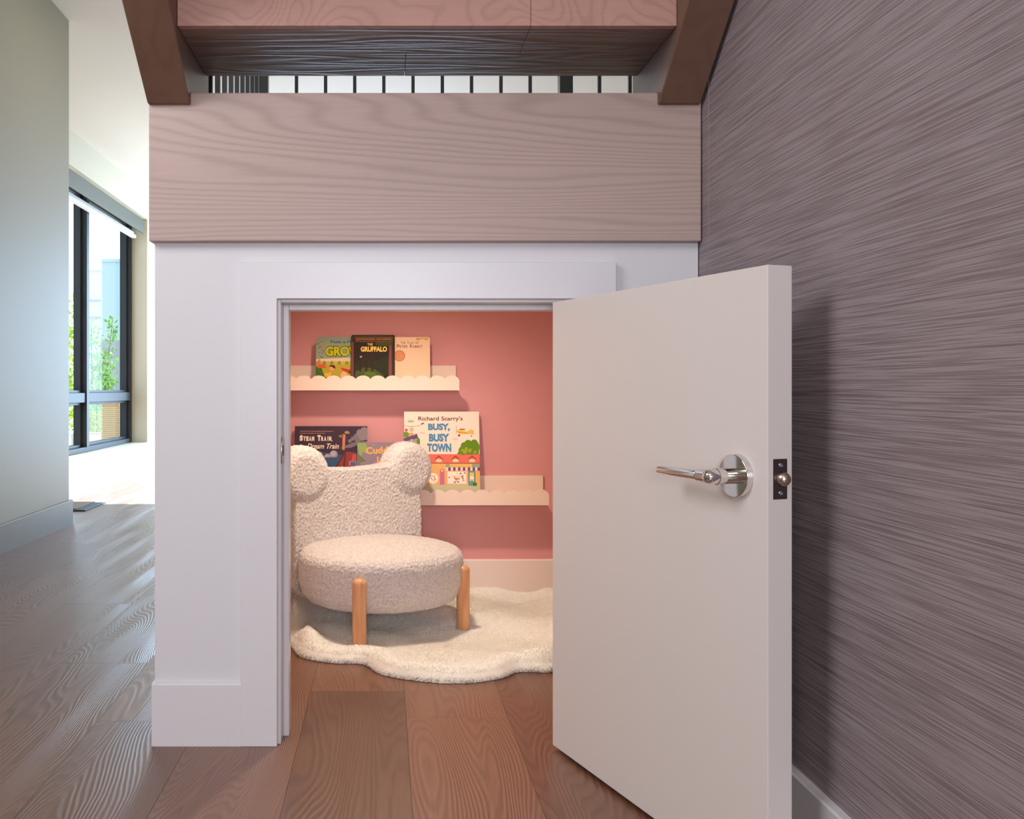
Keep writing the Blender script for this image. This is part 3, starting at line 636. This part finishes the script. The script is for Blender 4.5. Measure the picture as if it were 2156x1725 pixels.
# ---------------------------------------------------------------- sheepskin rug
def rug():
    px = [(596, 1300), (608, 1352), (622, 1375), (640, 1388), (700, 1398), (766, 1401), (800, 1421), (858, 1433), (940, 1441), (1000, 1439), (1058, 1430), (1092, 1417), (1165, 1417), (1235, 1405), (1290, 1375), (1300, 1340), (1262, 1310), (1240, 1285), (1165, 1257), (1110, 1250), (1062, 1252), (1020, 1256), (960, 1255), (900, 1262), (800, 1260), (700, 1262), (615, 1262), (585, 1275)]
    P = []
    for x_, y_ in px:
        d = CAMZ*F/(y_-VY); P.append(((x_-VX)*d/F, Y(d)))
    P = np.array(P); Q = []                     # smooth closed curve
    n_ = len(P)
    for i in range(n_):
        p0, p1, p2, p3 = P[i-1], P[i], P[(i+1) % n_], P[(i+2) % n_]
        for t in np.linspace(0, 1, 6, endpoint=False):
            Q.append(.5*((2*p1)+(-p0+p2)*t+(2*p0-5*p1+4*p2-p3)*t*t+(-p0+3*p1-3*p2+p3)*t**3))
    Q = np.array(Q); A, B = Q, np.roll(Q, -1, 0)
    def dist(p):
        ab = B-A; d = np.full(len(p), 9.); ins = np.zeros(len(p), bool)
        for a_, b_, e in zip(A, B, ab):
            t = np.clip(((p-a_)@e)/(e@e), 0, 1); d = np.minimum(d, np.linalg.norm(p-(a_+t[:, None]*e), axis=1))
            c = ((a_[1] > p[:, 1]) != (b_[1] > p[:, 1])); 
            with np.errstate(divide='ignore', invalid='ignore'):
                xi = (b_[0]-a_[0])*(p[:, 1]-a_[1])/(b_[1]-a_[1])+a_[0]
            ins ^= c & (p[:, 0] < xi)
        return np.where(ins, d, -d)
    def height(p):
        d = np.clip(dist(p)/.045, 0, 1)
        dd = dist(p); d = np.clip(dd/.035, 0, 1); h = .021*np.sqrt(1-(1-d)**2)+.014*np.exp(-((dd-.04)/.03)**2)+.004*np.sin(p[:, 0]*23+2*np.sin(p[:, 1]*9))*np.sin(p[:, 1]*19)*d
        curl = np.exp(-(((p[:, 0]+.235)/.055)**2+((p[:, 1]-.695)/.05)**2))*.034 + np.exp(-(((p[:, 0]-.47)/.10)**2+((p[:, 1]-.57)/.05)**2))*.034
        curl += np.exp(-(((p[:, 0]+.31)/.06)**2+((p[:, 1]-1.02)/.10)**2))*.05
        return h+curl*d+.002
    g = .005; x0, y0 = Q.min(0)-g; x1, y1 = Q.max(0)+g
    xs = np.arange(x0, x1, g); ys = np.arange(y0, y1, g); XX, YY = np.meshgrid(xs, ys, indexing='ij')
    pts = np.stack([XX.ravel(), YY.ravel()], 1); D = dist(pts); Hh = height(pts); nx, ny = XX.shape
    idx = -np.ones(len(pts), int); keep = D > 0; idx[keep] = np.arange(keep.sum())
    V = [(a_[0], a_[1], h_) for a_, h_ in zip(pts[keep], Hh[keep])]; Fc = []
    for i in range(nx-1):
        for j in range(ny-1):
            q = [i*ny+j, (i+1)*ny+j, (i+1)*ny+j+1, i*ny+j+1]; k = [idx[t] for t in q if idx[t] >= 0]
            if len(k) == 4: Fc.append(k)
            elif len(k) == 3: Fc.append(k)
    root = thing('sheepskin_rug', (.1, Y(2.8), 0), 'cream faux sheepskin rug with wavy outline on the nook floor', 'rug')
    cnt = {}
    for f in Fc:
        for a_, b_ in zip(f, f[1:]+f[:1]): cnt.setdefault((min(a_, b_), max(a_, b_)), []).append((a_, b_))
    low = {}
    def drop(i):
        if i not in low: low[i] = len(V); V.append((V[i][0], V[i][1], .0008))
        return low[i]
    for es in list(cnt.values()):
        if len(es) == 1: a_, b_ = es[0]; Fc.append([b_, a_, drop(a_), drop(b_)])
    me = bpy.data.meshes.new('hide'); me.from_pydata(V, [], Fc)
    link('hide', me, plain('fur_skin', (252, 244, 230), .9), root)
    # fur: short tapered blades
    def blades(n_, cand, lo, hi, mat, name, edge=False):
        c = rng.uniform([x0, y0], [x1, y1], (cand, 2)); d = dist(c); m = (d > lo) & (d < hi); c = c[m][:n_]; d = d[m][:n_]
        # drop what sits under the chair's back half, it is never seen
        h = height(c); k = len(c)
        e = 1e-3; gx = (dist(c+[e, 0])-d)/e; gy = (dist(c+[0, e])-d)/e
        ln = rng.uniform(.006, .010, k)*(1 if not edge else .8); az = rng.uniform(0, 2*np.pi, k)
        flow = np.stack([np.sin(c[:, 0]*11+c[:, 1]*7)+.3, np.cos(c[:, 1]*12+c[:, 0]*5)-.6], 1)*.5
        out = -np.stack([gx, gy], 1)*np.clip(1-d/.03, 0, 1)[:, None]*1.6
        dr = np.stack([np.cos(az), np.sin(az)], 1)*.35+flow*.5+out
        up = np.where(d < .012, .12, 1.0)*(1 if not edge else .25)
        D3 = np.concatenate([dr, up[:, None]], 1); D3 /= np.linalg.norm(D3, axis=1)[:, None]
        sd = np.stack([-D3[:, 1], D3[:, 0], np.zeros(k)], 1); sd /= (np.linalg.norm(sd, axis=1)[:, None]+1e-6); wd = rng.uniform(.0005, .0008, k)[:, None]
        b = np.concatenate([c, (h-(.002 if not edge else .004))[:, None]], 1); b[:, 2] = np.maximum(b[:, 2], .001)
        mid = b+D3*ln[:, None]*.55; tip = b+D3*ln[:, None]+np.array([0, 0, -.0025]); tip[:, :2] += dr*.002; tip[:, 2] = np.maximum(tip[:, 2], .0006); mid[:, 2] = np.maximum(mid[:, 2], .0012)
        VV = np.stack([b-sd*wd, b+sd*wd, mid+sd*wd*.8, mid-sd*wd*.8, tip], 1).reshape(-1, 3)
        me = bpy.data.meshes.new(name); me.vertices.add(len(VV)); me.vertices.foreach_set('co', VV.ravel())
        i0 = np.arange(k)*5; L = np.stack([i0, i0+1, i0+2, i0+3, i0+3, i0+2, i0+4], 1).ravel()
        me.loops.add(len(L)); me.loops.foreach_set('vertex_index', L.astype(np.int32)); me.polygons.add(2*k)
        ls = np.stack([np.arange(k)*7, np.arange(k)*7+4], 1).ravel(); me.polygons.foreach_set('loop_start', ls.astype(np.int32))
        me.update(calc_edges=True); me.validate(); return link(name, me, mat, root)
    tag(blades(190000, 460000, .001, 1, M['fur'], 'fur_pile'), kind='stuff')
    tag(blades(1500, 200000, .0, .003, M['furroot'], 'dark_edge_fur', True), 'dark brown strands peeping out under the rug edge', kind='stuff')
rug()

# ---------------------------------------------------------------- far window, blind, switches, doormat
fx = WWX-.16
win = thing('window_1', (fx, (wy0+wy1)/2, wz0), 'tall dark framed window at the far left of the hall', 'window', kind='structure')
def fr(name, y0_, y1_, z0_, z1_, dx=.11, x=fx, parent=win, bev=.004): return obj(name, box(BM(), x-dx, x, y0_, y1_, z0_, z1_, bev), M['frame'], parent)
ym = Y(8.19)
fr('window_frame', wy1-.06, wy1, wz0, wz1); fr('window_frame', wy0, wy0+.06, wz0, wz1); fr('window_frame', wy0+.06, wy1-.06, wz0, wz0+.045); fr('window_frame', wy0+.06, wy1-.06, wz1-.05, wz1)
fr('mullion', ym-.035, ym+.035, wz0+.045, wz1-.05, .12, fx+.012)
for ya, yb in ((wy0+.06, ym-.035), (ym+.035, wy1-.06)):
    fr('transom', ya, yb, .630, .715)
    for z0_, z1_ in ((wz0+.045, .630), (.715, wz1-.05)):
        xx = fx-.035; s_ = .038
        bm = BM(); box(bm, xx-.06, xx, ya, ya+s_, z0_, z1_, .003); box(bm, xx-.06, xx, yb-s_, yb, z0_, z1_, .003); box(bm, xx-.06, xx, ya+s_, yb-s_, z0_, z0_+s_*.6, .003); box(bm, xx-.06, xx, ya+s_, yb-s_, z1_-s_*.6, z1_, .003)
        sa = obj('sash', bm, M['frame'], win)
        obj('glass_pane', box(BM(), xx-.045, xx-.040, ya+s_, yb-s_, z0_+s_*.6, z1_-s_*.6), M['glass'], sa)
bl = thing('roller_blind', (WWX-.03, Y(8.3), 2.50), 'rolled up window blind with long grey valance over the dark window', 'blind')
vy0, vy1 = wy0+.004, Y(9.60)
obj('valance', box(BM(), WWX-.035, WWX-.018, vy0, vy1, 2.362, 2.500, .002), M['valance'], bl)
obj('hem_bar', box(BM(), fx+.03, fx+.075, vy0+.05, vy1-.06, 2.305, 2.338, .004), M['hem'], bl)
obj('blind_fabric', box(BM(), fx+.050, fx+.052, vy0+.05, vy1-.06, 2.338, 2.37), M['hem'], bl)
for nm, z_, lb, ct in (('light_switch', 1.20, 'white double light switch plate on the far wall beside the window', 'light switch'), ('wall_outlet', .39, 'white power outlet plate low on the far wall beside the window', 'outlet')):
    r0 = thing(nm, (WWX, Y(10.08), z_), lb, ct); yc = Y(10.08)
    obj('cover_plate', box(BM(), WWX+.0002, WWX+.007, yc-.04, yc+.04, z_-.06, z_+.06, .002), M['switch'], r0)
    for dz in ((-.025, .025) if nm == 'wall_outlet' else (0,)):
        h_ = .014 if nm == 'wall_outlet' else .033
        obj('receptacle' if nm == 'wall_outlet' else 'rocker', box(BM(), WWX+.007, WWX+.010, yc-.016, yc+.016, z_+dz-h_, z_+dz+h_, .001), M['trimwhite'], r0)
mt = thing('doormat', (-2.15, Y(5.88), 0), 'brown doormat with dark rubber border at the hall corner', 'doormat')
obj('rubber_border', box(BM(), -2.46, -1.838, Y(5.672), Y(6.09), .0005, .009, .003), plain('mat_rubber', (70, 78, 88), .6), mt)
obj('mat_pile', box(BM(), -2.44, -1.90, Y(5.70), Y(6.065), .0092, .013, .001), plain('mat_pile', (142, 128, 116), .95, bump=.6, bscale=500), mt)

# ---------------------------------------------------------------- outside the window
structure('ground_outside', box(BM(), -40, WWX-.28, -5, 45, -.12, -.05), plain('pale_paving', (196, 188, 172), .9)); bpy.data.objects['ground_outside'].name = 'floor_outside'
structure('floor_terrace', box(BM(), WWX-.28, 6, FY+.2, 30, -.12, -.02), plain('terrace_paving', (186, 180, 170), .9))
def at(px, d): return (px-VX)*d/F
def zat(py, d): return CAMZ-(py-VY)*d/F
def house(name, label, pxa, pxb, pyt, d, col, roofcol):
    xa, xb, zt = at(pxa, d), at(pxb, d), zat(pyt, d)
    h = thing(name, ((xa+xb)/2, Y(d)+1.5, -.05), label, 'building')
    obj('wall', box(BM(), xa, xb, Y(d), Y(d)+3, -.05, zt), plain(name+'_'+'_'.join(map(str, col)), col, .8), h)
    obj('roof', box(BM(), xa-.03, xb+.03, Y(d)-.03, Y(d)+3.1, zt, zt+.08), plain('roof_%d' % roofcol[0], roofcol, .8), h)
    return h
h1 = house('house', 'pale blue neighbouring house seen through the window', 214, 262, 552, 24, (150, 170, 182), (150, 170, 182))
h2 = house('house', 'beige neighbouring house seen beside the blue one through the window', 168, 213, 572, 27, (176, 160, 146), (160, 146, 132))
for k, py in enumerate((632, 668)): obj('siding_band', box(BM(), at(170, 27), at(212, 27), Y(27)-.04, Y(27), zat(py+2, 27), zat(py, 27)), plain('band', (120, 130, 140), .8), h2)
tag(obj('garden_wall', box(BM(), at(214, 18), at(268, 18), Y(18), Y(18)+.2, -.05, zat(716, 18)), plain('grey_render', (136, 140, 150), .9)), 'plain grey garden wall standing behind the leafy shrub', 'garden wall')
# perforated planter screen with a white capping ledge
pd = 11.2
pl = thing('planter', (at(232, pd), Y(pd), -.05), 'tan planter column with dotted screen outside the window', 'planter')
obj('body', box(BM(), at(213, pd), at(251, pd), Y(pd), Y(pd)+.5, -.05, zat(829, pd)), plain('tan_metal', (170, 142, 102), .6), pl)
bm = BM()
for i in range(11):
    for j in range(17):
        x_ = at(215.5+i*3.1+(j % 2)*1.5, pd); z_ = zat(923-j*4.0, pd)
        if z_ < zat(852, pd): box(bm, x_-.004, x_+.004, Y(pd)-.004, Y(pd), z_-.005, z_+.005)
tag(obj('perforations', bm, plain('pale_dots', (232, 222, 196), .5), pl), kind='stuff')
obj('cap', box(BM(), at(180, pd), at(254, pd), Y(pd)-.05, Y(pd)+.55, zat(829, pd), zat(822, pd), .004), plain('white_cap', (236, 232, 226), .5), pl)
lowp = thing('raised_bed', (at(196, 11.6), Y(11.6), -.05), 'low pale raised bed left of the tan planter', 'raised bed')
obj('body', box(BM(), at(150, 11.6), at(212.5, 11.6), Y(11.6), Y(11.6)+.4, -.05, zat(915, 11.6)), plain('bed_pale', (206, 196, 176), .8), lowp)
obj('soil', box(BM(), at(152, 11.6), at(212, 11.6), Y(11.6)+.03, Y(11.6)+.37, zat(915, 11.6), zat(913.5, 11.6)), plain('bed_soil', (90, 74, 56), .9), lowp)
def leafy(name, label, cat, stems, n_, col, sz, group=None):
    root = thing(name, stems[0][0], label, cat, group)
    bm = BM()
    for b0, t0, _ in stems: tube(bm, b0, t0, .012, .004, 8)
    obj('stem', bm, plain('bark', (96, 80, 60), .9), root, smooth=True)
    bm = BM(); mats = [plain(name+'_leaf_a', col, .5), plain(name+'_leaf_b', tuple(min(255, c+40) for c in col), .5)]
    for b0, t0, sp_ in stems:
        b0, t0 = Vector(b0), Vector(t0)
        for i in range(n_):
            t = .15+.85*random.random(); p = b0.lerp(t0, t)+Vector([random.gauss(0, sp_) for _ in range(3)])
            d1 = Vector([random.uniform(-1, 1) for _ in range(3)]).normalized(); d2 = d1.orthogonal().normalized(); s = sz*random.uniform(.6, 1.2)
            f = bm.faces.new([bm.verts.new(p), bm.verts.new(p+d1*s*.5+d2*s*.28), bm.verts.new(p+d1*s), bm.verts.new(p+d1*s*.5-d2*s*.28)]); f.material_index = random.randint(0, 1)
    me = bpy.data.meshes.new('foliage'); bm.to_mesh(me); bm.free(); link('foliage', me, mats, root); return root
td = 13.0
def pt(px, py, d): return (at(px, d), Y(d), zat(py, d))
leafy('shrub', 'leafy green shrub with bright upright twigs outside the window', 'shrub', [((at(196, td), Y(td), -.05), pt(192, 690, td), .09), ((at(200, td), Y(td), -.05), pt(214, 720, td), .09), ((at(206, td), Y(td), -.05), pt(238, 668, td), .055), ((at(208, td), Y(td), -.05), pt(228, 760, td), .06), ((at(215, td), Y(td), -.05), pt(232, 800, td), .05)], 230, (92, 150, 52), .075)
leafy('shrub', 'low pale green shrub behind the raised bed outside', 'shrub', [((at(190, 12.4), Y(12.4), -.05), pt(190, 850, 12.4), .10), ((at(204, 12.4), Y(12.4), -.05), pt(204, 850, 12.4), .08)], 260, (130, 178, 130), .06)
leafy('tree', 'yellow green tree glimpsed at the left edge of the window', 'tree', [((at(112, 13.6), Y(13.6), -.05), pt(145, 640, 13.6), .16), ((at(112, 13.6), Y(13.6), -.05), pt(141, 780, 13.6), .14)], 500, (150, 176, 30), .10)
# eaves above the window outside
structure('trim_3', box(BM(), WWX-.72, WWX-.28, Y(6.5), Y(11.2), 2.70, 2.80), plain('green_soffit', (150, 160, 60), .8))
